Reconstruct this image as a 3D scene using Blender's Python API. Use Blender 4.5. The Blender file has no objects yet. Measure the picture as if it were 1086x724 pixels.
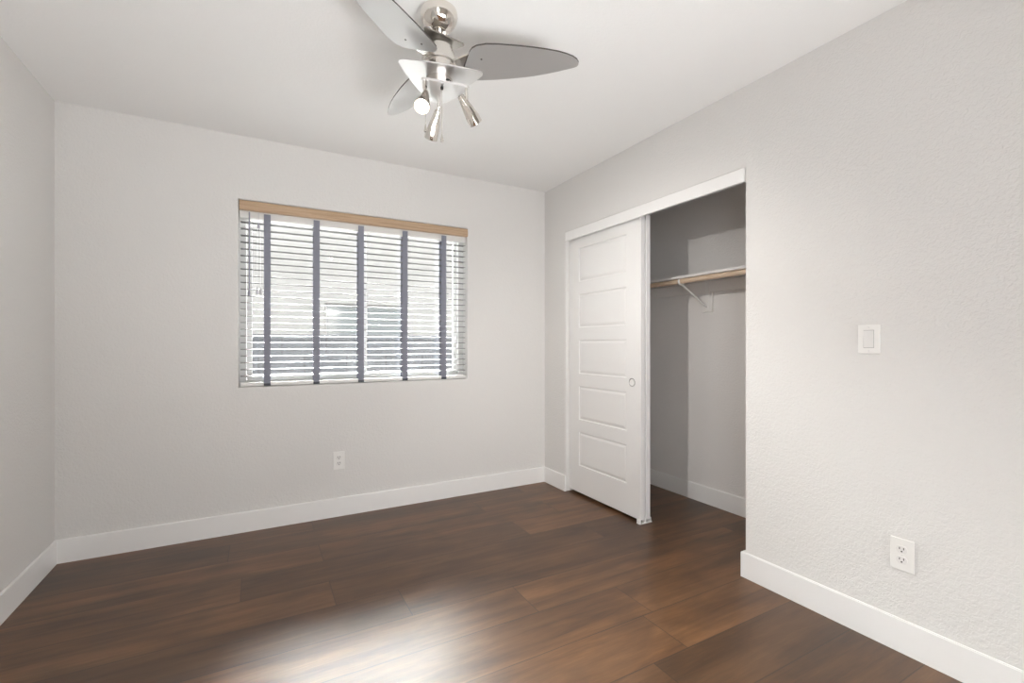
import bpy, bmesh, math, random
from mathutils import Vector, Matrix

# ------------------------------------------------------------------ camera, world, light, exposure
S = bpy.context.scene
COL = S.collection
PI = math.pi
cam_d = bpy.data.cameras.new('camera'); cam = bpy.data.objects.new('camera', cam_d); COL.objects.link(cam)
cam.location = (0, 0, 1.156); cam.rotation_euler = (PI/2, 0, -math.radians(28.717))
cam_d.sensor_width = 36; cam_d.lens = 491/1086*36; cam_d.shift_y = 3/1086; cam_d.clip_start = .02
S.camera = cam

SKY = 2.6
SUNGLOW = 265.0
FILL_UP = 25.0
FILL_FWD = 29.0
FILL_CLOSET = 6.3
LAMP_W = 48.0
w = bpy.data.worlds.new('sky'); S.world = w; w.use_nodes = True
bg = w.node_tree.nodes['Background']
# hazy sky, brightest around the veiled sun ahead of the window
_t = w.node_tree; _n = _t.nodes
_tc = _n.new('ShaderNodeTexCoord'); _dp = _n.new('ShaderNodeVectorMath'); _dp.operation = 'DOT_PRODUCT'
_dp.inputs[1].default_value = Vector((.10, .86, .50)).normalized()
_t.links.new(_tc.outputs['Generated'], _dp.inputs[0])
_mx = _n.new('ShaderNodeMath'); _mx.operation = 'MAXIMUM'; _mx.inputs[1].default_value = 0; _t.links.new(_dp.outputs['Value'], _mx.inputs[0])
_pw = _n.new('ShaderNodeMath'); _pw.operation = 'POWER'; _pw.inputs[1].default_value = 6; _t.links.new(_mx.outputs[0], _pw.inputs[0])
_ml = _n.new('ShaderNodeMath'); _ml.operation = 'MULTIPLY_ADD'; _ml.inputs[1].default_value = SUNGLOW; _ml.inputs[2].default_value = SKY; _t.links.new(_pw.outputs[0], _ml.inputs[0])
_t.links.new(_ml.outputs[0], bg.inputs[1]); bg.inputs[0].default_value = (1, .985, .965, 1)

def area(name, loc, target, sx, sy, power, color=(1, 1, 1), spread=180):
    d = bpy.data.lights.new(name, 'AREA'); d.spread = math.radians(spread); d.shape = 'RECTANGLE'; d.size = sx; d.size_y = sy; d.energy = power; d.color = color
    o = bpy.data.objects.new(name, d); COL.objects.link(o); o.location = loc
    o.rotation_euler = (Vector(target)-Vector(loc)).to_track_quat('-Z', 'Y').to_euler()
    return o
# added fill lights behind the camera, no real lamps: for ceiling, low walls, closet
area('fill_ceiling', (.5, -1.1, .3), (.2, 1.0, 2.44), 2.5, 1.0, FILL_UP, (.98, .993, 1), 78)
area('fill_low_walls', (1.35, -1.1, .27), (-.55, 2.6, .95), 1.2, .42, FILL_FWD, (.98, .993, 1), 150)
area('fill_closet', (-.6, -1.0, 1.3), (2.5, 2.8, 1.2), .6, 1.6, FILL_CLOSET, (.98, .993, 1), 88)

S.view_settings.view_transform = 'Standard'; S.view_settings.look = 'None'
S.view_settings.exposure = 0.11; S.view_settings.gamma = 1.0; S.view_settings.use_curve_mapping = False
S.cycles.max_bounces = 10; S.cycles.diffuse_bounces = 6; S.cycles.use_denoising = True
S.cycles.transparent_max_bounces = 16

# ------------------------------------------------------------------ materials
def mat(name, color, rough=.5, metal=0.0, spec=.5):
    m = bpy.data.materials.new(name); m.use_nodes = True
    b = m.node_tree.nodes['Principled BSDF']
    b.inputs['Base Color'].default_value = (*color, 1); b.inputs['Roughness'].default_value = rough
    b.inputs['Metallic'].default_value = metal; b.inputs['Specular IOR Level'].default_value = spec
    return m
def nd(m, t, **kw):
    n = m.node_tree.nodes.new(t)
    for k, v in kw.items(): setattr(n, k, v)
    return n
def lk(m, a, b): m.node_tree.links.new(a, b)
def bsdf(m): return m.node_tree.nodes['Principled BSDF']
def coords(m, scale=(1, 1, 1), rot=(0, 0, 0)):
    tc = nd(m, 'ShaderNodeTexCoord'); mp = nd(m, 'ShaderNodeMapping')
    mp.inputs['Scale'].default_value = scale; mp.inputs['Rotation'].default_value = rot
    lk(m, tc.outputs['Object'], mp.inputs[0]); return mp.outputs[0]
def noise(m, vec, scale, detail=3, rough=.5, dist=0.0):
    n = nd(m, 'ShaderNodeTexNoise'); n.inputs['Scale'].default_value = scale; n.inputs['Detail'].default_value = detail
    n.inputs['Roughness'].default_value = rough; n.inputs['Distortion'].default_value = dist
    lk(m, vec, n.inputs['Vector']); return n.outputs[0]
def ramp(m, fac, stops):
    r = nd(m, 'ShaderNodeValToRGB'); e = r.color_ramp.elements
    while len(e) < len(stops): e.new(.5)
    for i, (p, c) in enumerate(stops): e[i].position = p; e[i].color = (*c, 1)
    lk(m, fac, r.inputs[0]); return r.outputs[0]
def mix(m, fac, a, b, mode='MIX'):
    n = nd(m, 'ShaderNodeMix', data_type='RGBA', blend_type=mode)
    for s, v in ((n.inputs[0], fac), (n.inputs[6], a), (n.inputs[7], b)):
        if hasattr(v, 'node'): lk(m, v, s)
        else: s.default_value = v if isinstance(v, (int, float)) else (*v, 1)
    return n.outputs[2]
def bump(m, h, strength, dist):
    n = nd(m, 'ShaderNodeBump'); n.inputs['Strength'].default_value = strength; n.inputs['Distance'].default_value = dist
    lk(m, h, n.inputs['Height']); lk(m, n.outputs[0], bsdf(m).inputs['Normal'])

def plaster(name, color, strength=.5):
    m = mat(name, color, .75, spec=.25); v = coords(m)
    h = noise(m, v, 85, 2, .55, .6)
    bump(m, ramp(m, h, [(.38, (0, 0, 0)), (.62, (1, 1, 1))]), strength, .0016)
    return m
M_wall = plaster('greige wall paint', (.76, .748, .732))
M_closet_lifted = plaster('lightened closet wall', (.82, .80, .785))  # wall colour lightened here to stand in for light missing inside the closet
M_ceil = plaster('white ceiling paint', (.86, .855, .845), .2)
M_trim = mat('white trim paint', (.90, .895, .885), .35)
M_door = mat('white door paint', (.84, .832, .82), .4)
M_plastic = mat('white plastic', (.86, .85, .83), .35)
M_rockr = mat('white rocker plastic', (.80, .79, .775), .3)
M_dark = mat('dark slot', (.02, .02, .02), .6)
M_shelf = mat('white shelf paint', (.84, .82, .80), .5)
M_tape = mat('slate cloth tape', (.26, .27, .32), .9, spec=.1)
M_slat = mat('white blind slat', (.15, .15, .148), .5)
M_rail = mat('white blind rail', (.78, .77, .75), .45)
M_vinyl = mat('white vinyl frame', (.82, .82, .81), .4)
M_cord = mat('pale cord', (.62, .62, .66), .7)
M_wand = mat('grey plastic wand', (.30, .30, .36), .3)
M_clip = mat('dark tape clip', (.05, .055, .07), .5)
M_chrome = mat('polished nickel', (.82, .78, .73), .09, 1.0)
M_nickel = mat('brushed nickel', (.74, .71, .67), .24, 1.0)
M_plate = mat('satin nickel plate', (.74, .73, .725), .34, 1.0)
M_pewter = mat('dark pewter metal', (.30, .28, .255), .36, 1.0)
M_blade = mat('silver blade laminate', (.55, .545, .54), .48, .7)
v = coords(M_blade); bump(M_blade, noise(M_blade, v, 14, 3, .5), .05, .002)
M_bladeedge = mat('dark blade edge', (.07, .06, .055), .5)
M_bulb = mat('lit bulb', (1, .95, .85), .3)
bsdf(M_bulb).inputs['Emission Color'].default_value = (1, .86, .68, 1); bsdf(M_bulb).inputs['Emission Strength'].default_value = 7.0
M_pull = mat('satin nickel finger pull', (.42, .41, .40), .32, 1.0)

def wood(name, stops, scale=(2, 30, 30), rough=.45):
    m = mat(name, (.5, .4, .3), rough); v = coords(m, scale)
    n = noise(m, v, 3, 5, .6, .4); lk(m, ramp(m, n, stops), bsdf(m).inputs['Base Color']); return m
M_valance = wood('oak valance', [(.3, (.40, .27, .165)), (.55, (.53, .375, .25)), (.75, (.61, .45, .31))], (1.2, 30, 60))
M_rod = wood('pale wood pole', [(.3, (.60, .44, .31)), (.7, (.74, .60, .46))], (30, 1.5, 30))

# glass: reflective by Fresnel, clear otherwise
def glass(name, tint=(1, 1, 1)):
    m = bpy.data.materials.new(name); m.use_nodes = True; nt = m.node_tree; nt.nodes.clear()
    o = nd(m, 'ShaderNodeOutputMaterial'); mx = nd(m, 'ShaderNodeMixShader'); t = nd(m, 'ShaderNodeBsdfTransparent')
    g = nd(m, 'ShaderNodeBsdfGlossy'); f = nd(m, 'ShaderNodeFresnel'); f.inputs[0].default_value = 1.45
    g.inputs['Roughness'].default_value = .01; t.inputs[0].default_value = (*tint, 1)
    lk(m, f.outputs[0], mx.inputs[0]); lk(m, t.outputs[0], mx.inputs[1]); lk(m, g.outputs[0], mx.inputs[2]); lk(m, mx.outputs[0], o.inputs[0])
    return m
M_glass = glass('window glass', (.97, .985, .98))

# floor planks run along X
def floor_mat():
    m = mat('dark walnut vinyl plank', (.1, .06, .04), .3); b = bsdf(m)
    PW, PL = .237, 1.52
    tc = nd(m, 'ShaderNodeTexCoord'); sp = nd(m, 'ShaderNodeSeparateXYZ'); lk(m, tc.outputs['Object'], sp.inputs[0])
    def math_(op, a, c=None):
        n = nd(m, 'ShaderNodeMath', operation=op)
        for i, q in enumerate((a, c)):
            if q is None: continue
            if hasattr(q, 'node'): lk(m, q, n.inputs[i])
            else: n.inputs[i].default_value = q
        return n.outputs[0]
    yy = math_('DIVIDE', math_('SUBTRACT', sp.outputs[1], 1.462-PW*20), PW)
    row = math_('FLOOR', yy); fy = math_('FRACT', yy)
    wn = nd(m, 'ShaderNodeTexWhiteNoise', noise_dimensions='1D'); lk(m, row, wn.inputs['W'])
    xx = math_('ADD', math_('DIVIDE', sp.outputs[0], PL), math_('MULTIPLY', wn.outputs[0], 7.3))
    colm = math_('FLOOR', xx); fx = math_('FRACT', xx)
    cb = nd(m, 'ShaderNodeCombineXYZ'); lk(m, row, cb.inputs[0]); lk(m, colm, cb.inputs[1])
    w2 = nd(m, 'ShaderNodeTexWhiteNoise', noise_dimensions='3D'); lk(m, cb.outputs[0], w2.inputs['Vector'])
    # grain: coordinates stretched along the plank, shifted for each plank
    sh = nd(m, 'ShaderNodeVectorMath', operation='SCALE'); lk(m, w2.outputs['Color'], sh.inputs[0]); sh.inputs['Scale'].default_value = 37
    ad = nd(m, 'ShaderNodeVectorMath', operation='ADD'); lk(m, tc.outputs['Object'], ad.inputs[0]); lk(m, sh.outputs[0], ad.inputs[1])
    def st(sc):
        mp = nd(m, 'ShaderNodeMapping'); mp.inputs['Scale'].default_value = sc; lk(m, ad.outputs[0], mp.inputs[0]); return mp.outputs[0]
    g1 = noise(m, st((.8, 9, 1)), 1.6, 6, .68, .45)
    g2 = noise(m, st((5, 110, 1)), 1.6, 5, .7, .2)
    g3 = noise(m, st((2.2, 4.5, 1)), 1.3, 3, .5, .5)
    base = ramp(m, g1, [(.26, (.050, .021, .006)), (.50, (.122, .056, .0195)), (.76, (.190, .098, .043))])
    fine = ramp(m, g2, [(.3, (.72, .70, .68)), (.65, (1.1, 1.1, 1.1))])
    c = mix(m, .75, base, fine, 'MULTIPLY')
    c = mix(m, .55, c, ramp(m, g3, [(.33, (.45, .42, .40)), (.6, (1.12, 1.12, 1.12))]), 'MULTIPLY')
    tone = ramp(m, w2.outputs[0], [(0, (.68, .66, .64)), (1, (1.36, 1.33, 1.30))])
    c = mix(m, 1.0, c, tone, 'MULTIPLY')
    ey = math_('MINIMUM', fy, math_('SUBTRACT', 1.0, fy)); ex = math_('MINIMUM', fx, math_('SUBTRACT', 1.0, fx))
    seam = math_('MAXIMUM', math_('LESS_THAN', ey, .010), math_('LESS_THAN', ex, .0014))
    c = mix(m, math_('MULTIPLY', seam, .65), c, (.02, .011, .007))
    lk(m, c, b.inputs['Base Color'])
    r = nd(m, 'ShaderNodeMapRange'); lk(m, g2, r.inputs[0]); r.inputs[3].default_value = .34; r.inputs[4].default_value = .44
    lk(m, r.outputs[0], b.inputs['Roughness']); b.inputs['Specular IOR Level'].default_value = .75
    hb = math_('SUBTRACT', math_('MULTIPLY', g2, .25), math_('MULTIPLY', seam, .8)); bump(m, hb, .18, .001)
    return m
M_floor = floor_mat()

def stucco(name, color, sc=25):
    m = mat(name, color, .9, spec=.1); v = coords(m)
    n = noise(m, v, 3, 4, .6)
    c = mix(m, .25, color, ramp(m, n, [(.3, tuple(x*.7 for x in color)), (.7, tuple(min(1, x*1.25) for x in color))]))
    lk(m, c, bsdf(m).inputs['Base Color']); bump(m, noise(m, v, sc, 3, .6), .4, .01); return m
M_stucco = stucco('pale stucco', (.37, .366, .362))
M_outer = stucco('house stucco', (.16, .15, .14))
M_ground = stucco('gravel ground', (.10, .095, .09), 60)
def blockmat():
    m = mat('grey concrete block', (.2, .2, .21), .9, spec=.1)
    v = coords(m, (1, 1, 1), (PI/2, 0, 0))
    br = nd(m, 'ShaderNodeTexBrick'); lk(m, v, br.inputs[0]); br.inputs['Scale'].default_value = 1
    br.inputs['Brick Width'].default_value = .40; br.inputs['Row Height'].default_value = .20; br.inputs['Mortar Size'].default_value = .006
    br.inputs['Color1'].default_value = (.085, .090, .102, 1); br.inputs['Color2'].default_value = (.098, .102, .113, 1)
    br.inputs['Mortar'].default_value = (.063, .063, .069, 1)
    n = noise(m, v, 8, 4, .6)
    lk(m, mix(m, .3, br.outputs[0], ramp(m, n, [(.3, (.5, .5, .5)), (.7, (1.2, 1.2, 1.2))]), 'MULTIPLY'), bsdf(m).inputs['Base Color']); return m
M_block = blockmat()
M_npane = mat('neighbour window glass', (.17, .19, .20), .08, 0, .8)
M_nframe = mat('neighbour window frame', (.36, .36, .36), .5)

# ------------------------------------------------------------------ mesh helpers (all take world coordinates)
def world_origin(p):
    v = Vector((0, 0, 0))
    while p is not None: v += Vector(p.location); p = p.parent
    return v
def obj(name, bm, m, parent=None, smooth=False, origin=None):
    o_ = world_origin(parent)
    loc = Vector(origin)-o_ if origin is not None else Vector((0, 0, 0))
    bmesh.ops.translate(bm, verts=bm.verts, vec=-(o_+loc))
    me = bpy.data.meshes.new(name); bm.to_mesh(me); bm.free()
    for x in (m if isinstance(m, (list, tuple)) else [m]): me.materials.append(x)
    if smooth:
        for p in me.polygons: p.use_smooth = True
        me.set_sharp_from_angle(angle=math.radians(smooth if smooth is not True else 35))
    o = bpy.data.objects.new(name, me); COL.objects.link(o); o.location = loc
    if parent is not None: o.parent = parent
    return o
def tag(o, label, cat, group=None):
    o['label'] = label; o['category'] = cat
    if group: o['group'] = group
    return o
def struct(o, label=None):
    o['kind'] = 'structure'
    if label: o['label'] = label
    return o
def thing(name, label, cat, loc, group=None):
    o = bpy.data.objects.new(name, None); COL.objects.link(o); o.location = loc; o.empty_display_size = .1
    return tag(o, label, cat, group)
def box(bm, lo, hi, bev=0.0, seg=2):
    b2 = bmesh.new(); bmesh.ops.create_cube(b2, size=1)
    lo = Vector(lo); hi = Vector(hi); s = hi-lo; c = (hi+lo)/2
    for v in b2.verts: v.co = Vector((v.co.x*s.x, v.co.y*s.y, v.co.z*s.z))+c
    if bev: bmesh.ops.bevel(b2, geom=b2.edges[:], offset=bev, segments=seg, profile=.5, affect='EDGES')
    merge(bm, b2); return bm
def merge(bm, b2):
    mp = {}
    for v in b2.verts: mp[v] = bm.verts.new(v.co)
    for f in b2.faces:
        try:
            g = bm.faces.new([mp[v] for v in f.verts]); g.material_index = f.material_index
        except ValueError: pass
    b2.free()
def B(*boxes, bev=0.0, seg=2):
    bm = bmesh.new()
    for lo, hi in boxes: box(bm, lo, hi, bev, seg)
    return bm
def frame_of(d):
    d = Vector(d).normalized(); u = d.orthogonal().normalized(); return u, d.cross(u), d
def tube(bm, pts, r, n=10, cap=True):
    pts = [Vector(p) for p in pts]; rings = []; u = None
    rs = r if isinstance(r, (list, tuple)) else [r]*len(pts)
    for i, p in enumerate(pts):
        d = (pts[min(i+1, len(pts)-1)]-pts[max(i-1, 0)]).normalized()
        u = d.orthogonal().normalized() if u is None else (u-d*u.dot(d)).normalized()
        w_ = d.cross(u)
        rings.append([bm.verts.new(p+rs[i]*(math.cos(2*PI*k/n)*u+math.sin(2*PI*k/n)*w_)) for k in range(n)])
    for a, b in zip(rings, rings[1:]):
        for k in range(n): bm.faces.new((a[k], a[(k+1) % n], b[(k+1) % n], b[k]))
    if cap: bm.faces.new(rings[0][::-1]); bm.faces.new(rings[-1])
    return bm
def lathe(bm, prof, origin, axis=(0, 0, 1), n=40, mats=None):
    u, v, d = frame_of(axis); o = Vector(origin); rings = []
    for r, z in prof:
        if r < 1e-6: rings.append([bm.verts.new(o+d*z)])
        else: rings.append([bm.verts.new(o+d*z+r*(math.cos(2*PI*k/n)*u+math.sin(2*PI*k/n)*v)) for k in range(n)])
    for i, (a, b) in enumerate(zip(rings, rings[1:])):
        for k in range(n):
            va = [a[0]] if len(a) == 1 else [a[k], a[(k+1) % n]]
            vb = [b[0]] if len(b) == 1 else [b[(k+1) % n], b[k]]
            if len(va)+len(vb) >= 3:
                f = bm.faces.new(va+vb)
                if mats: f.material_index = mats[i]
    bmesh.ops.recalc_face_normals(bm, faces=bm.faces[:])
    return bm
def prism(bm, top, bot, side_mat=0):
    a = [bm.verts.new(p) for p in top]; b = [bm.verts.new(p) for p in bot]; n = len(a)
    bm.faces.new(a); bm.faces.new(b[::-1])
    for k in range(n):
        f = bm.faces.new((a[(k+1) % n], a[k], b[k], b[(k+1) % n])); f.material_index = side_mat
    bmesh.ops.recalc_face_normals(bm, faces=bm.faces[:])
    return bm
def slab_grid(us, ws, holes, t0, t1, axis, bev=0.0):
    """a wall slab in (u, z) with rectangular holes; axis 'x' = wall along Y at x from t0 (room face) to t1, 'y' likewise"""
    bm = bmesh.new(); cache = {}
    def P(i, j, k):
        if (i, j, k) not in cache:
            t = t1 if k else t0
            cache[i, j, k] = bm.verts.new((t, us[i], ws[j]) if axis == 'x' else (us[i], t, ws[j]))
        return cache[i, j, k]
    def solid(i, j):
        if not (0 <= i < len(us)-1 and 0 <= j < len(ws)-1): return False
        cu = (us[i]+us[i+1])/2; cw = (ws[j]+ws[j+1])/2
        return not any(h[0] < cu < h[1] and h[2] < cw < h[3] for h in holes)
    for i in range(len(us)-1):
        for j in range(len(ws)-1):
            if not solid(i, j): continue
            bm.faces.new([P(i, j, 0), P(i+1, j, 0), P(i+1, j+1, 0), P(i, j+1, 0)])
            bm.faces.new([P(i, j, 1), P(i, j+1, 1), P(i+1, j+1, 1), P(i+1, j, 1)])
            for di, dj, e in ((-1, 0, ((i, j), (i, j+1))), (1, 0, ((i+1, j), (i+1, j+1))), (0, -1, ((i, j), (i+1, j))), (0, 1, ((i, j+1), (i+1, j+1)))):
                if not solid(i+di, j+dj):
                    (a, b), (c, d) = e; bm.faces.new([P(a, b, 0), P(c, d, 0), P(c, d, 1), P(a, b, 1)])
    bmesh.ops.recalc_face_normals(bm, faces=bm.faces[:])
    if bev:
        ed = []
        for e in bm.edges:
            m_ = (e.verts[0].co+e.verts[1].co)/2
            uu = m_.y if axis == 'x' else m_.x; tt = m_.x if axis == 'x' else m_.y
            if abs(tt-t0) > 1e-5: continue
            for h in holes:
                on_u = (abs(uu-h[0]) < 1e-5 or abs(uu-h[1]) < 1e-5) and h[2]-1e-5 < m_.z < h[3]+1e-5
                on_z = (abs(m_.z-h[2]) < 1e-5 or abs(m_.z-h[3]) < 1e-5) and h[0]-1e-5 < uu < h[1]+1e-5 and m_.z > .01
                if on_u or on_z: ed.append(e); break
        bmesh.ops.bevel(bm, geom=ed, offset=bev, segments=4, profile=.5, affect='EDGES')
    return bm

# ------------------------------------------------------------------ room shell
XL, XR, YB, YF, ZC = -.943, 2.125, 3.30, -1.2, 2.44
WX0, WX1, WZ0, WZ1 = -.107, 1.415, .89, 2.05
OY0, OY1, OZ = 1.466, 2.997, 2.036
CX = 2.86; CY0, CY1 = 1.15, 3.12
WT = .11

struct(obj('floor', B(((XL-.1, YF-.1, -.06), (CX+.1, YB+.05, 0))), M_floor))
struct(obj('ceiling', B(((XL-.15, YF-.15, ZC), (CX+.15, YB+.16, ZC+.15))), M_ceil))
struct(obj('wall_back', slab_grid([XL-.1, WX0, WX1, CX+.1], [-.06, WZ0, WZ1, ZC], [(WX0, WX1, WZ0, WZ1)], YB, YB+.15, 'y', .012), [M_wall, M_outer], smooth=True))
for p in bpy.data.objects['wall_back'].data.polygons:
    if p.normal.y > .9 and p.center.y > YB+.14: p.material_index = 1          # stucco outside, paint inside
struct(obj('wall_left', B(((XL-.1, YF-.1, -.06), (XL, YB, ZC))), M_wall))
struct(obj('wall_right', slab_grid([YF-.1, OY0, OY1, YB], [-.06, OZ, ZC], [(OY0, OY1, -.1, OZ)], XR, XR+WT, 'x', .012), M_wall, smooth=True))
struct(obj('wall_front', B(((XL, YF-.1, -.06), (CX+.1, YF, ZC))), M_wall))
# closet inside
struct(obj('wall_closet_back', B(((CX, YF, -.06), (CX+.1, YB, ZC))), M_closet_lifted))
struct(obj('wall_closet_far', B(((XR+WT, CY1, -.06), (CX, YB, ZC))), M_closet_lifted))
struct(obj('wall_closet_near', B(((XR+WT, CY0-.1, -.06), (CX, CY0, ZC))), M_closet_lifted))

# baseboards, top edge eased
BH, BT = .125, .013
def baseboard(name, boxes):
    bm = bmesh.new()
    for lo, hi in boxes:
        b2 = bmesh.new(); box(b2, lo, hi)
        bmesh.ops.bevel(b2, geom=[e for e in b2.edges if all(v.co.z > BH-.001 for v in e.verts)], offset=.0035, segments=2, affect='EDGES')
        merge(bm, b2)
    return struct(obj(name, bm, M_trim))
baseboard('baseboard_back', [((XL, YB-BT, 0), (XR, YB, BH))])
baseboard('baseboard_left', [((XL, YF, 0), (XL+BT, YB-BT, BH))])
baseboard('baseboard_right', [((XR-BT, YF, 0), (XR, OY0+BT, BH)), ((XR, OY0, 0), (XR+WT, OY0+BT, BH))])
baseboard('baseboard_corner', [((XR-BT, OY1-.004, 0), (XR, YB-BT, BH))])
baseboard('baseboard_closet', [((CX-BT, CY0, 0), (CX, CY1, BH)), ((XR+WT, CY0, 0), (CX-BT, CY0+BT, BH))])
baseboard('baseboard_front', [((XL+BT, YF, 0), (XR-BT, YF+BT, BH))])

# closet head: fascia board hiding the sliding track
struct(obj('trim_1', B(((XR-.006, OY0+.001, 1.966), (XR+.012, OY1-.001, OZ-.001)), bev=.002), M_trim), 'white fascia board across the top of the closet opening')
struct(obj('trim_2', B(((XR+.028, OY0+.002, 2.012), (XR+WT, OY1-.002, OZ)), ((XR+.028, OY0+.002, 2.0), (XR+.032, OY1-.002, 2.012)), ((XR+WT-.004, OY0+.002, 2.0), (XR+WT, OY1-.002, 2.012))), mat('aluminium track', (.6, .6, .6), .35, 1)), 'metal sliding door track behind the fascia')

# sliding doors, five moulded panels each
def door_slab(x0, x1, y0, y1, z0, z1):
    bm = bmesh.new(); box(bm, (x0, y0, z0), (x1, y1, z1), .0015, 1)
    front = [f for f in bm.faces if all(abs(v.co.x-x0) < 1e-6 for v in f.verts)][0]
    bmesh.ops.delete(bm, geom=[front], context='FACES_ONLY')
    e = .0015
    ys = [y0+e, y0+.132, y1-.125, y1-e]
    tops = [1.893, 1.541, 1.189, .837, .485]; zs = [z0+e]
    for t in reversed(tops): zs += [t-.257, t]
    zs.append(z1-e)
    g = [[bm.verts.new((x0, y, z)) for z in zs] for y in ys]
    pan = []
    for i in range(3):
        for j in range(len(zs)-1):
            f = bm.faces.new((g[i][j], g[i][j+1], g[i+1][j+1], g[i+1][j]))
            if i == 1 and j % 2 == 1: pan.append(f)
    bmesh.ops.remove_doubles(bm, verts=bm.verts, dist=1e-5)
    bmesh.ops.recalc_face_normals(bm, faces=bm.faces[:])
    for f in pan:
        if f.normal.x > 0: f.normal_flip()
    def ins(f, th, dx):
        bmesh.ops.inset_region(bm, faces=[f], thickness=th, use_even_offset=True)
        for v in f.verts: v.co.x += dx
    for f in pan:
        ins(f, .004, .007); ins(f, .006, 0.0); ins(f, .012, -.005); ins(f, .004, -.001)
    return bm
D1 = obj('door_1', door_slab(2.157, 2.192, 2.213, 2.993, .022, 1.995), M_door); struct(D1, 'front white five-panel sliding closet door with a round finger pull')
D2 = obj('door_2', door_slab(2.200, 2.235, 2.208, 2.988, .022, 1.995), M_door); struct(D2, 'rear white sliding closet door, only its edge showing behind the front one')
fp = bmesh.new(); lathe(fp, [(0, .0015), (.020, .0015), (.0225, -.0005), (.025, -.003), (.028, -.0025), (.0285, .0005)], (2.157, 2.293, .906), (1, 0, 0), 32)
obj('finger_pull', fp, M_pull, D1, True)
# floor guide under the door edges
gd = thing('door_guide', 'small white plastic floor guide under the near end of the sliding closet doors', 'door guide', (2.195, 2.23, 0))
obj('base', B(((2.142, 2.205, 0), (2.248, 2.238, .006)), bev=.0015), M_plastic, gd)
for x0 in (2.143, 2.1935, 2.2365): obj('fin', B(((x0, 2.207, .004), (x0+.006 if x0 != 2.143 else x0+.012, 2.236, .032)), bev=.001), M_plastic, gd)

# ------------------------------------------------------------------ window and what stands outside
FY0, FY1 = YB+.085, YB+.135
W1 = obj('window_1', B(((WX0, FY0, WZ0), (WX0+.042, FY1, WZ1)), ((WX1-.042, FY0, WZ0), (WX1, FY1, WZ1)),
                       ((WX0+.042, FY0, WZ0), (WX1-.042, FY1, WZ0+.042)), ((WX0+.042, FY0, WZ1-.042), (WX1-.042, FY1, WZ1)), bev=.003), M_vinyl)
struct(W1, 'white vinyl sliding window behind the blind')
XM = .66
def sash(x0, x1, y0, y1):
    t = .03
    s = obj('sash', B(((x0, y0, WZ0+.042), (x0+t, y1, WZ1-.042)), ((x1-t, y0, WZ0+.042), (x1, y1, WZ1-.042)),
                      ((x0+t, y0, WZ0+.042), (x1-t, y1, WZ0+.042+t)), ((x0+t, y0, WZ1-.042-t), (x1-t, y1, WZ1-.042)), bev=.002), M_vinyl, W1)
    obj('pane', B(((x0+t-.004, (y0+y1)/2-.002, WZ0+.042+t-.004), (x1-t+.004, (y0+y1)/2+.002, WZ1-.042-t+.004))), M_glass, s)
sash(WX0+.043, XM+.018, FY0+.005, FY0+.024); sash(XM-.018, WX1-.043, FY0+.026, FY0+.045)
struct(obj('ground', B(((-9, YB+.15, -.5), (17, 13, -.15))), M_ground), 'gravel ground outside the window')
bw = thing('block_wall', 'grey concrete block garden wall outside the window', 'garden wall', (1, 5.08, -.15))
obj('wall_blocks', B(((-6, 5.0, -.15), (10, 5.16, 1.20))), M_block, bw)
obj('cap_course', B(((-6, 4.985, 1.20), (10, 5.175, 1.255)), bev=.004), M_block, bw)
NY = 12.0
nb = thing('neighbour_house', 'pale stucco house with a window beyond the block wall', 'house', (1, NY+.1, -.15))
NX0, NX1, NZ0, NZ1 = 1.42, 3.40, .75, 2.14
obj('house_wall', slab_grid([-8, NX0, NX1, 16], [-.15, NZ0, NZ1, 4.25], [(NX0, NX1, NZ0, NZ1)], NY, NY+.3, 'y', .05), M_stucco, nb, True)
obj('parapet_cap', B(((-8, NY-.04, 4.25), (16, NY+.34, 4.33)), bev=.01), M_stucco, nb)
nf = obj('window_frame', B(((NX0, NY+.12, NZ0), (NX0+.05, NY+.19, NZ1)), ((NX1-.05, NY+.12, NZ0), (NX1, NY+.19, NZ1)), ((NX0+.05, NY+.12, NZ0), (NX1-.05, NY+.19, NZ0+.05)),
                    ((NX0+.05, NY+.12, NZ1-.05), (NX1-.05, NY+.19, NZ1)), ((2.36, NY+.12, NZ0+.05), (2.44, NY+.19, NZ1-.05)), bev=.004), M_nframe, nb)
obj('pane', B(((NX0+.045, NY+.15, NZ0+.045), (NX1-.045, NY+.165, NZ1-.045))), M_npane, nf)

# ------------------------------------------------------------------ window blind
bl = thing('window_blind', 'white slatted window blind with five slate cloth tapes and an oak valance', 'blind', (.654, YB+.04, WZ0))
SY = YB+.042                                   # slat centre line
vb = bmesh.new()
prof = [(.020, 2.046), (.020, 1.986), (-.002, 1.986), (-.007, 1.992), (-.008, 2.018), (-.004, 2.030), (-.004, 2.038), (.002, 2.046)]
a = [(WX0+.004, YB+y, z) for y, z in prof]; b = [(WX1+.002, YB+y, z) for y, z in prof]
prism(vb, a, b); obj('valance', vb, M_valance, bl, 30)
obj('headrail', B(((WX0+.006, YB+.022, 1.944), (WX1-.006, YB+.072, 2.034)), bev=.003), M_rail, bl)
PITCH, ZT, NS = .0418, 1.918, 24
TILT = math.radians(2.4)
def slat_bm(zc):
    bm = bmesh.new(); hw, th = .025, .0014; n = 6; top = []; bot = []
    for i in range(n+1):
        s = -1+2*i/n; yy = s*hw; crown = .0016*(1-s*s)
        for lst, dz in ((top, th), (bot, -th)):
            y2 = yy*math.cos(TILT)-(crown+dz)*math.sin(TILT); z2 = yy*math.sin(TILT)+(crown+dz)*math.cos(TILT)
            lst.append((y2, z2))
    loop = top+bot[::-1]
    prism(bm, [(WX0+.010, SY+y, zc+z) for y, z in loop], [(WX1-.010, SY+y, zc+z) for y, z in loop]); return bm
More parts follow.
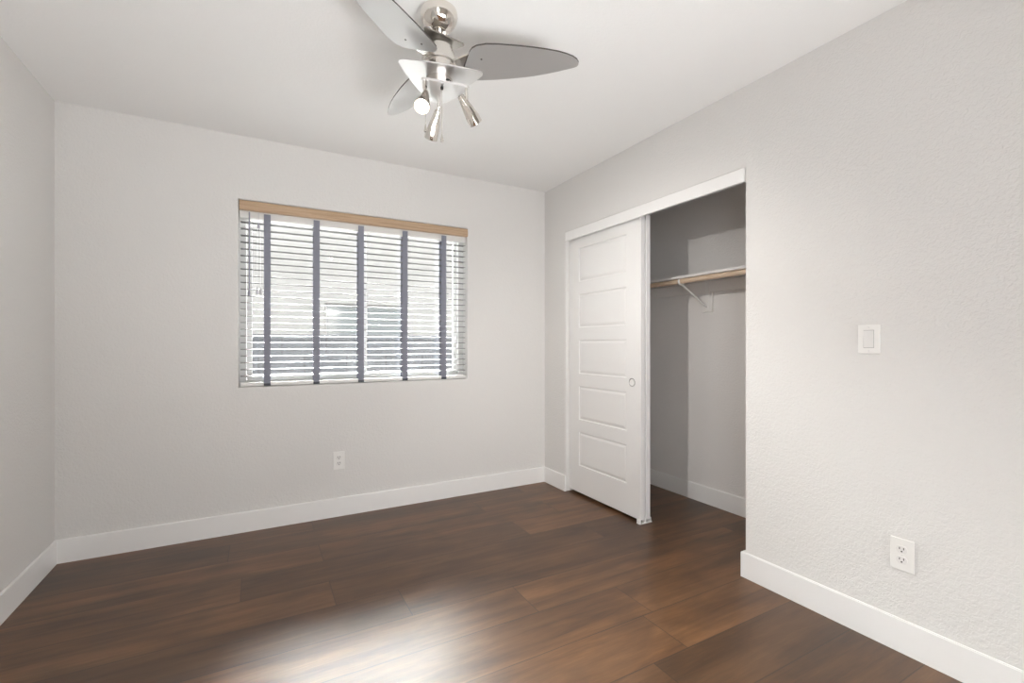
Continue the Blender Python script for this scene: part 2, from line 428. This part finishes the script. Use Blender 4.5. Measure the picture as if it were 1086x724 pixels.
slat0 = obj('slat', slat_bm(ZT), M_slat, bl, 40, origin=(.654, SY, ZT))
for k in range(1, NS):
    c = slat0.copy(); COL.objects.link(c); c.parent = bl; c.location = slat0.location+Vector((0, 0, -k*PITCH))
ZR = .907
obj('bottom_rail', B(((WX0+.010, SY-.025, ZR-.012), (WX1-.010, SY+.025, ZR+.010)), bev=.003), M_rail, bl)
for x0, x1 in ((.031, .068), (.319, .359), (.605, .643), (.912, .953), (1.211, 1.248)):
    xc = (x0+x1)/2
    for name_y, yy in (('front', SY-.0285), ('rear', SY+.0285)):
        bm = bmesh.new(); ysg = -1 if name_y == 'front' else 1
        n = 40
        rows = []
        for i in range(n+1):
            z = 1.976+(ZR-.004-1.976)*i/n
            off = .0006*math.sin(z*75)
            rows.append([bm.verts.new((xc+s*.019, yy+off+d*.0005, z)) for d in (-1, 1) for s in (-1, 1)])
        for p, q in zip(rows, rows[1:]):
            for i_, j_ in ((0, 1), (1, 3), (3, 2), (2, 0)): bm.faces.new((p[i_], p[j_], q[j_], q[i_]))
        bm.faces.new([rows[0][i] for i in (0, 1, 3, 2)]); bm.faces.new([rows[-1][i] for i in (0, 2, 3, 1)])
        bmesh.ops.recalc_face_normals(bm, faces=bm.faces[:])
        t = obj('ladder_tape', bm, M_tape, bl)
        if name_y == 'front':
            obj('tape_clip', B(((xc-.0195, yy-.0015, ZR-.013), (xc+.0195, yy+.003, ZR+.002)), bev=.0008), M_clip, t)
# wand and lift cords
wb = bmesh.new(); YW = SY-.040; XW = WX0+.058
tube(wb, [(XW, YW, 1.975), (XW, YW, 1.47)], .0042, 6); lathe(wb, [(0, 1.455), (.006, 1.458), (.0065, 1.48), (.0045, 1.49)], (XW, YW, 0), n=12)
wand = obj('tilt_wand', wb, M_wand, bl, True)
hk = bmesh.new(); tube(hk, [(XW, YW, 1.972), (XW, YW+.006, 1.985), (XW, YW+.014, 1.985)], .0018, 8); obj('wand_hook', hk, M_cord, wand, True)
for dx in (-.006, .010):
    cbm = bmesh.new(); xo = WX0+.108
    tube(cbm, [(xo, YW, 1.985), (xo, YW, 1.905), (xo+dx, YW, 1.86), (xo+dx*1.2, YW, 1.50)], .0011, 6)
    cd = obj('lift_cord', cbm, M_cord, bl, True)
    tb = bmesh.new(); lathe(tb, [(0, 1.515), (.003, 1.513), (.0045, 1.50), (.008, 1.475), (.0075, 1.468), (0, 1.466)], (xo+dx*1.2, YW, 0), n=14); obj('tassel', tb, M_cord, cd, True)
    if dx > 0:
        tb = bmesh.new(); lathe(tb, [(0, 1.925), (.003, 1.923), (.0045, 1.91), (.008, 1.89), (.0075, 1.882), (0, 1.88)], (xo, YW, 0), n=14); obj('cord_stop', tb, M_wand, cd, True)

# ------------------------------------------------------------------ closet shelf, pole and bracket
sh = thing('closet_shelf', 'white closet shelf board resting on a cleat along the back wall', 'shelf', (2.71, 2.1, 1.61))
SF = 2.555
obj('shelf_board', B(((SF, CY0+.001, 1.612), (CX-.001, CY1-.001, 1.630)), bev=.0015), M_shelf, sh)
obj('cleat', B(((CX-.019, CY0+.001, 1.530), (CX-.0005, CY1-.001, 1.6115)), bev=.003), M_shelf, sh)
RX, RZ, RR = 2.572, 1.5925, .0165
pole = bmesh.new(); tube(pole, [(RX, CY0+.001, RZ), (RX, CY1-.001, RZ)], RR, 20)
tag(obj('closet_pole', pole, M_rod, None, True), 'round pale wooden hanging pole under the front of the closet shelf', 'closet pole')
BY = 2.255
br = thing('shelf_bracket', 'white metal pole and shelf bracket on the closet back wall', 'bracket', (CX, BY, 1.4))
obj('mounting_block', B(((CX-.018, BY-.042, 1.390), (CX-.0005, BY+.042, 1.5295)), bev=.002), M_shelf, br)
obj('upright', B(((CX-.0225, BY-.0125, 1.405), (CX-.0195, BY+.0125, 1.6105))), M_plastic, br)
obj('arm', B(((SF+.012, BY-.0125, 1.6085), (CX-.0225, BY+.0125, 1.6115))), M_plastic, br)
bb = bmesh.new(); tube(bb, [(CX-.022, BY, 1.425), (RX+.012, BY, RZ-RR-.006)], .006, 10); obj('brace', bb, M_plastic, br, True)
hb = bmesh.new(); R2 = RR+.005
tube(hb, [(RX+R2*math.cos(t), BY, RZ+R2*math.sin(t)) for t in [math.radians(a_) for a_ in range(-10, -201, -15)]], .007, 10); obj('hook', hb, M_plastic, br, True)
fb = bmesh.new(); tube(fb, [(RX-R2, BY, RZ+.004), (RX-R2+.002, BY, 1.606)], .005, 8); obj('stay', fb, M_plastic, br, True)

# ------------------------------------------------------------------ switch and outlets
def plate_frame(loc, normal):
    n = Vector(normal); u = n.cross(Vector((0, 0, 1))).normalized()      # u: along the wall, to the viewer's left or right
    return lambda a_, d_, z_: Vector(loc)+u*a_+n*d_+Vector((0, 0, z_))
def pbox(P, a0, a1, d0, d1, z0, z1, bev=0.0):
    c0 = P(a0, d0, z0); c1 = P(a1, d1, z1)
    lo = [min(c0[i], c1[i]) for i in range(3)]; hi = [max(c0[i], c1[i]) for i in range(3)]
    return B((lo, hi), bev=bev)
def screw(P, a_, d_, z_, normal, parent):
    bm = bmesh.new(); lathe(bm, [(0, .0016), (.0024, .0012), (.0033, 0)], P(a_, d_, z_), normal, 14)
    return obj('screw', bm, M_rockr, parent, True)
def outlet(loc, normal, label):
    t = thing('wall_outlet', label, 'outlet', loc, 'duplex wall outlets'); P = plate_frame(loc, normal)
    obj('faceplate', pbox(P, -.037, .037, 0, .0065, -.060, .060, .0025), M_plastic, t)
    for s in (1, -1):
        zc = s*.0195; bm = bmesh.new(); ring = []
        for k in range(32):
            an = 2*PI*k/32; x = .0172*math.cos(an); z = max(-.0135, min(.0135, .0172*math.sin(an))); ring.append((x, z))
        prism(bm, [P(x, .0085, zc+z) for x, z in ring], [P(x, .006, zc+z) for x, z in ring])
        r = obj('receptacle', bm, M_rockr, t)
        sb = bmesh.new()
        for q in (pbox(P, -.0078, -.0052, .0086, .0090, zc+.0005, zc+.0085), pbox(P, .0052, .0078, .0086, .0090, zc+.0005, zc+.0085)): merge(sb, q)
        lathe(sb, [(0, .0004), (.0028, .0004), (.0028, 0)], P(0, .0086, zc-.0065), normal, 14); obj('slots', sb, M_dark, r)
    screw(P, 0, .0065, 0, normal, t)
outlet((.4755, YB, .374), (0, -1, 0), 'white duplex outlet low on the wall under the window')
outlet((XR, .821, .366), (-1, 0, 0), 'white duplex outlet low on the right wall below the light switch')
loc = (XR, .9285, 1.177); P = plate_frame(loc, (-1, 0, 0))
sw = thing('light_switch', 'white rocker light switch on the right wall beside the closet', 'light switch', loc)
obj('faceplate', pbox(P, -.038, .038, 0, .007, -.0575, .0575, .0025), M_plastic, sw)
obj('rocker_gap_shade', pbox(P, -.0182, .0182, .0062, .0074, -.0355, .0355), mat('rocker shadow grey', (.42, .41, .40), .5), sw)  # grey box paints the shadow line around the rocker
rb = bmesh.new()
prof = [(.006, .0335), (.0125, .0335), (.0095, 0), (.0082, -.0335), (.006, -.0335)]
prism(rb, [P(-.0165, d, z) for d, z in prof], [P(.0165, d, z) for d, z in prof]); obj('rocker', rb, M_rockr, sw)
for z in (.0465, -.0465): screw(P, 0, .007, z, (-1, 0, 0), sw)

# ------------------------------------------------------------------ ceiling fan
FX, FY = .611, 1.70
fan = thing('ceiling_fan', 'brushed nickel ceiling fan with three silver blades and three spotlights', 'ceiling fan', (FX, FY, ZC))
bm = bmesh.new(); pr = [(.062, -.0005), (.069, -.004), (.0705, -.012)]
for i in range(1, 11):
    t = PI/2*i/11; pr.append((.0705*math.cos(t)+.002, -.012-.070*math.sin(t)))
pr += [(.026, -.081), (.020, -.076), (0, -.074)]
lathe(bm, pr, (FX, FY, ZC), n=48); obj('canopy', bm, M_chrome, fan, 40)
bm = bmesh.new(); lathe(bm, [(0, 2.385), (.0135, 2.385), (.0135, 2.334), (.020, 2.332), (.022, 2.320), (0, 2.320)], (FX, FY, 0), n=28); obj('downrod', bm, M_nickel, fan, 40)
def tri_plate(name, z, th, R, rc, bulge, ang0, m, off=Vector((0, 0, 0))):
    pts = []
    cor = [Vector((R*math.cos(math.radians(ang0+120*k)), R*math.sin(math.radians(ang0+120*k)))) for k in range(3)]
    for k in range(3):
        c, nx = cor[k], cor[(k+1) % 3]; pv = cor[k-1]
        cc = c*(1-2*rc/R)                                      # centre of the rounded corner
        a0 = ang0+120*k
        for q in range(9):
            t = math.radians(a0-60+120*q/8); pts.append(cc+rc*Vector((math.cos(t), math.sin(t))))
        cn = nx*(1-2*rc/R); t = math.radians(a0+60); nrm = Vector((math.cos(t), math.sin(t)))
        p0 = cc+rc*nrm; p1 = cn+rc*nrm
        for q in range(1, 10):
            s = q/10; pts.append(p0.lerp(p1, s)+nrm*bulge*4*s*(1-s))
    bm = bmesh.new(); prism(bm, [(FX+off.x+p.x, FY+off.y+p.y, z+th) for p in pts], [(FX+off.x+p.x, FY+off.y+p.y, z) for p in pts])
    return obj(name, bm, m, fan)
A0 = -163
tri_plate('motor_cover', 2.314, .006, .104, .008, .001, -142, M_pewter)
bm = bmesh.new(); lathe(bm, [(0, 2.314), (.030, 2.314), (.034, 2.302), (.046, 2.300), (.052, 2.294), (.052, 2.280), (.058, 2.277), (.060, 2.262), (.064, 2.260), (.066, 2.245), (.066, 2.232), (.060, 2.228), (.060, 2.205), (.052, 2.200), (.050, 2.174), (0, 2.174)], (FX, FY, 0), n=44)
obj('motor', bm, M_nickel, fan, 30)
tri_plate('trim_plate', 2.173, .004, .195, .020, .010, A0, M_plate)
bm = bmesh.new(); lathe(bm, [(0, 2.173), (.051, 2.173), (.051, 2.139), (0, 2.139)], (FX, FY, 0), n=44); hs = obj('switch_housing', bm, M_nickel, fan, 30)
ca = math.radians(-62); hd = Vector((math.cos(ca), math.sin(ca), 0)); sd = Vector((-math.sin(ca), math.cos(ca), 0))
bm = bmesh.new(); ring = [(.016*math.cos(2*PI*k/24), .0075*math.sin(2*PI*k/24)) for k in range(24)]
ctr = Vector((FX, FY, 2.1535))
def cyl_pt(x, z, r): an = ca+x/.051; return Vector((FX+r*math.cos(an), FY+r*math.sin(an), 2.1535+z))
prism(bm, [cyl_pt(x, z, .0518) for x, z in ring], [cyl_pt(x, z, .048) for x, z in ring]); obj('reverse_switch_slot', bm, M_dark, hs)
OFF = Vector((.877, -.480, 0))*.016
tri_plate('lamp_plate', 2.131, .008, .116, .013, .003, A0+3, M_plate, OFF)

# blades: outline in (along, across) from the hub, pitched about the blade axis
outline = [(.098, -.088), (.104, -.108), (.118, -.122), (.150, -.136), (.195, -.145), (.237, -.151), (.285, -.157), (.328, -.1615), (.38, -.165), (.426, -.166), (.462, -.1635), (.492, -.158),
           (.514, -.149), (.526, -.138), (.530, -.127), (.527, -.118), (.518, -.111), (.504, -.103), (.484, -.092), (.464, -.0805), (.42, -.058), (.375, -.037), (.33, -.020), (.284, -.004), (.237, .011), (.19, .024),
           (.150, .034), (.128, .037), (.110, .034), (.099, .024), (.094, .008)]
def blade(k, ang):
    al = math.radians(ang); A = Vector((math.cos(al), math.sin(al), 0)); Bv = Vector((-math.sin(al), math.cos(al), 0))
    def Q(a_, b_, dz): return Vector((FX, FY, 0))+A*a_+Bv*b_+Vector((0, 0, 2.224-.237*b_+.011*a_+dz))
    bm = bmesh.new(); n = len(outline)
    prism(bm, [Q(a_, b_, .006) for a_, b_ in outline], [Q(a_, b_, 0) for a_, b_ in outline], 1)
    bo = obj('blade', bm, [M_blade, M_bladeedge], fan)
    brk = bmesh.new()
    prism(brk, [Q(a_, b_, .0125) for a_, b_ in ((.045, -.030), (.045, .010), (.150, .000), (.165, -.03), (.160, -.085), (.115, -.085))], [Q(a_, b_, .0065) for a_, b_ in ((.045, -.030), (.045, .010), (.150, .000), (.165, -.03), (.160, -.085), (.115, -.085))])
    obj('blade_bracket', brk, M_nickel, bo)
    for a_, b_ in ((.135, -.015), (.150, -.070)):
        sb = bmesh.new(); lathe(sb, [(0, -.0022), (.003, -.0016), (.0042, 0)], Q(a_, b_, 0), (0, 0, 1), 12); obj('screw', sb, M_bladeedge, bo, True)
for k in range(3): blade(k, -10.325+120*k)

# spotlights
def spot(loc_corner, z_arm, pivot, direction, power, size, blend, grip=None):
    d = Vector(direction).normalized(); pivot = Vector(pivot); grip = pivot+Vector(grip) if grip else pivot
    cn = Vector(loc_corner)
    so = bpy.data.objects.new('spotlight', None); COL.objects.link(so); so.parent = fan; so.location = pivot-Vector((FX, FY, ZC)); so.empty_display_size = .03
    bm = bmesh.new(); tube(bm, [(cn.x, cn.y, 2.1312), (cn.x, cn.y, z_arm+.004), ((cn.x+grip.x)/2, (cn.y+grip.y)/2, z_arm-.004), tuple(grip)], [.0062, .0062, .0055, .005], 14); obj('stem', bm, M_nickel, so, True)
    L = .105; bm = bmesh.new(); n = 36
    lathe(bm, [(0, -.012), (.008, -.011), (.0125, -.006), (.0135, .004), (.0145, .010), (.0165, .022), (.0195, .040), (.0225, .060), (.0255, .080), (.0272, L-.006), (.0275, L), (.0262, L+.001), (.0250, L-.004), (.020, L-.008), (0, L-.008)],
          pivot, d, n, [0]*14)
    # ribbed flutes along the cone
    u, v_, dd = frame_of(d)
    for vert in bm.verts:
        q = vert.co-pivot; h = q.dot(dd); rad = q-dd*h
        if .018 < h < L-.01 and rad.length > .01:
            an = math.atan2(rad.dot(v_), rad.dot(u)); vert.co = pivot+dd*h+rad*(1+.045*math.cos(an*9))
    obj('lamp_shade', bm, M_chrome, so, True)
    bm = bmesh.new(); lathe(bm, [(.0248, L-.006), (.0235, L-.002), (.015, L+.0015), (0, L+.003)], pivot, d, 32); obj('bulb', bm, M_bulb, so, True)
    ld = bpy.data.lights.new('bulb_light', 'SPOT'); ld.energy = power; ld.color = (1, .965, .92); ld.spot_size = math.radians(size); ld.spot_blend = blend; ld.shadow_soft_size = .012
    lo = bpy.data.objects.new('bulb_light', ld); COL.objects.link(lo); lo.parent = so
    lo.location = d*(L+.018); lo.rotation_euler = d.to_track_quat('-Z', 'Y').to_euler()
def corner(k, r): a_ = math.radians(A0+3+120*k); return (FX+OFF.x+r*math.cos(a_), FY+OFF.y+r*math.sin(a_), 2.13)
Rv = Vector((.877, -.480, 0)); Fv = Vector((.480, .877, 0)); Zv = Vector((0, 0, 1))
fc = Vector((FX, FY, 0))
c0 = Vector(corner(0, .092)); c1 = Vector(corner(1, .092)); c2 = Vector(corner(2, .096))
spot(c0, 2.105, fc+Rv*-.040+Fv*-.070+Zv*2.082, -Fv*.64-Zv*.76, LAMP_W*.15, 120, .8)
spot(c1, 2.112, fc+Rv*.088+Fv*-.016+Zv*2.098, Rv*.060+Fv*.068-Zv*.085, LAMP_W, 120, 1, Rv*.020-Zv*.010)
spot(c2, 2.112, fc+Rv*-.023+Fv*.100+Zv*2.098, -Rv*.037+Fv*.054-Zv*.082, LAMP_W*.3, 120, 1)
# pull chains
for x_, y_, z0, z1, cr in ((.0155, -.030, 2.131, 1.950, .0016), (-.046, -.036, 2.131, 1.985, .0009)):
    p = fc+Rv*x_+Fv*y_
    bm = bmesh.new(); tube(bm, [(p.x, p.y, z0), (p.x, p.y, z1)], cr, 6); ch = obj('pull_chain', bm, M_nickel, fan, True)
    bm = bmesh.new(); lathe(bm, [(0, z0-.012), (.005, z0-.010), (.006, z0-.004), (.005, z0)], (p.x, p.y, 0), n=14); obj('chain_outlet', bm, M_dark, ch, True)
    bm = bmesh.new(); lathe(bm, [(0, z1+.002), (.002, z1), (.0035, z1-.010), (.0062, z1-.022), (.0055, z1-.027), (0, z1-.029)], (p.x, p.y, 0), n=16); obj('pendant', bm, M_nickel, ch, True)
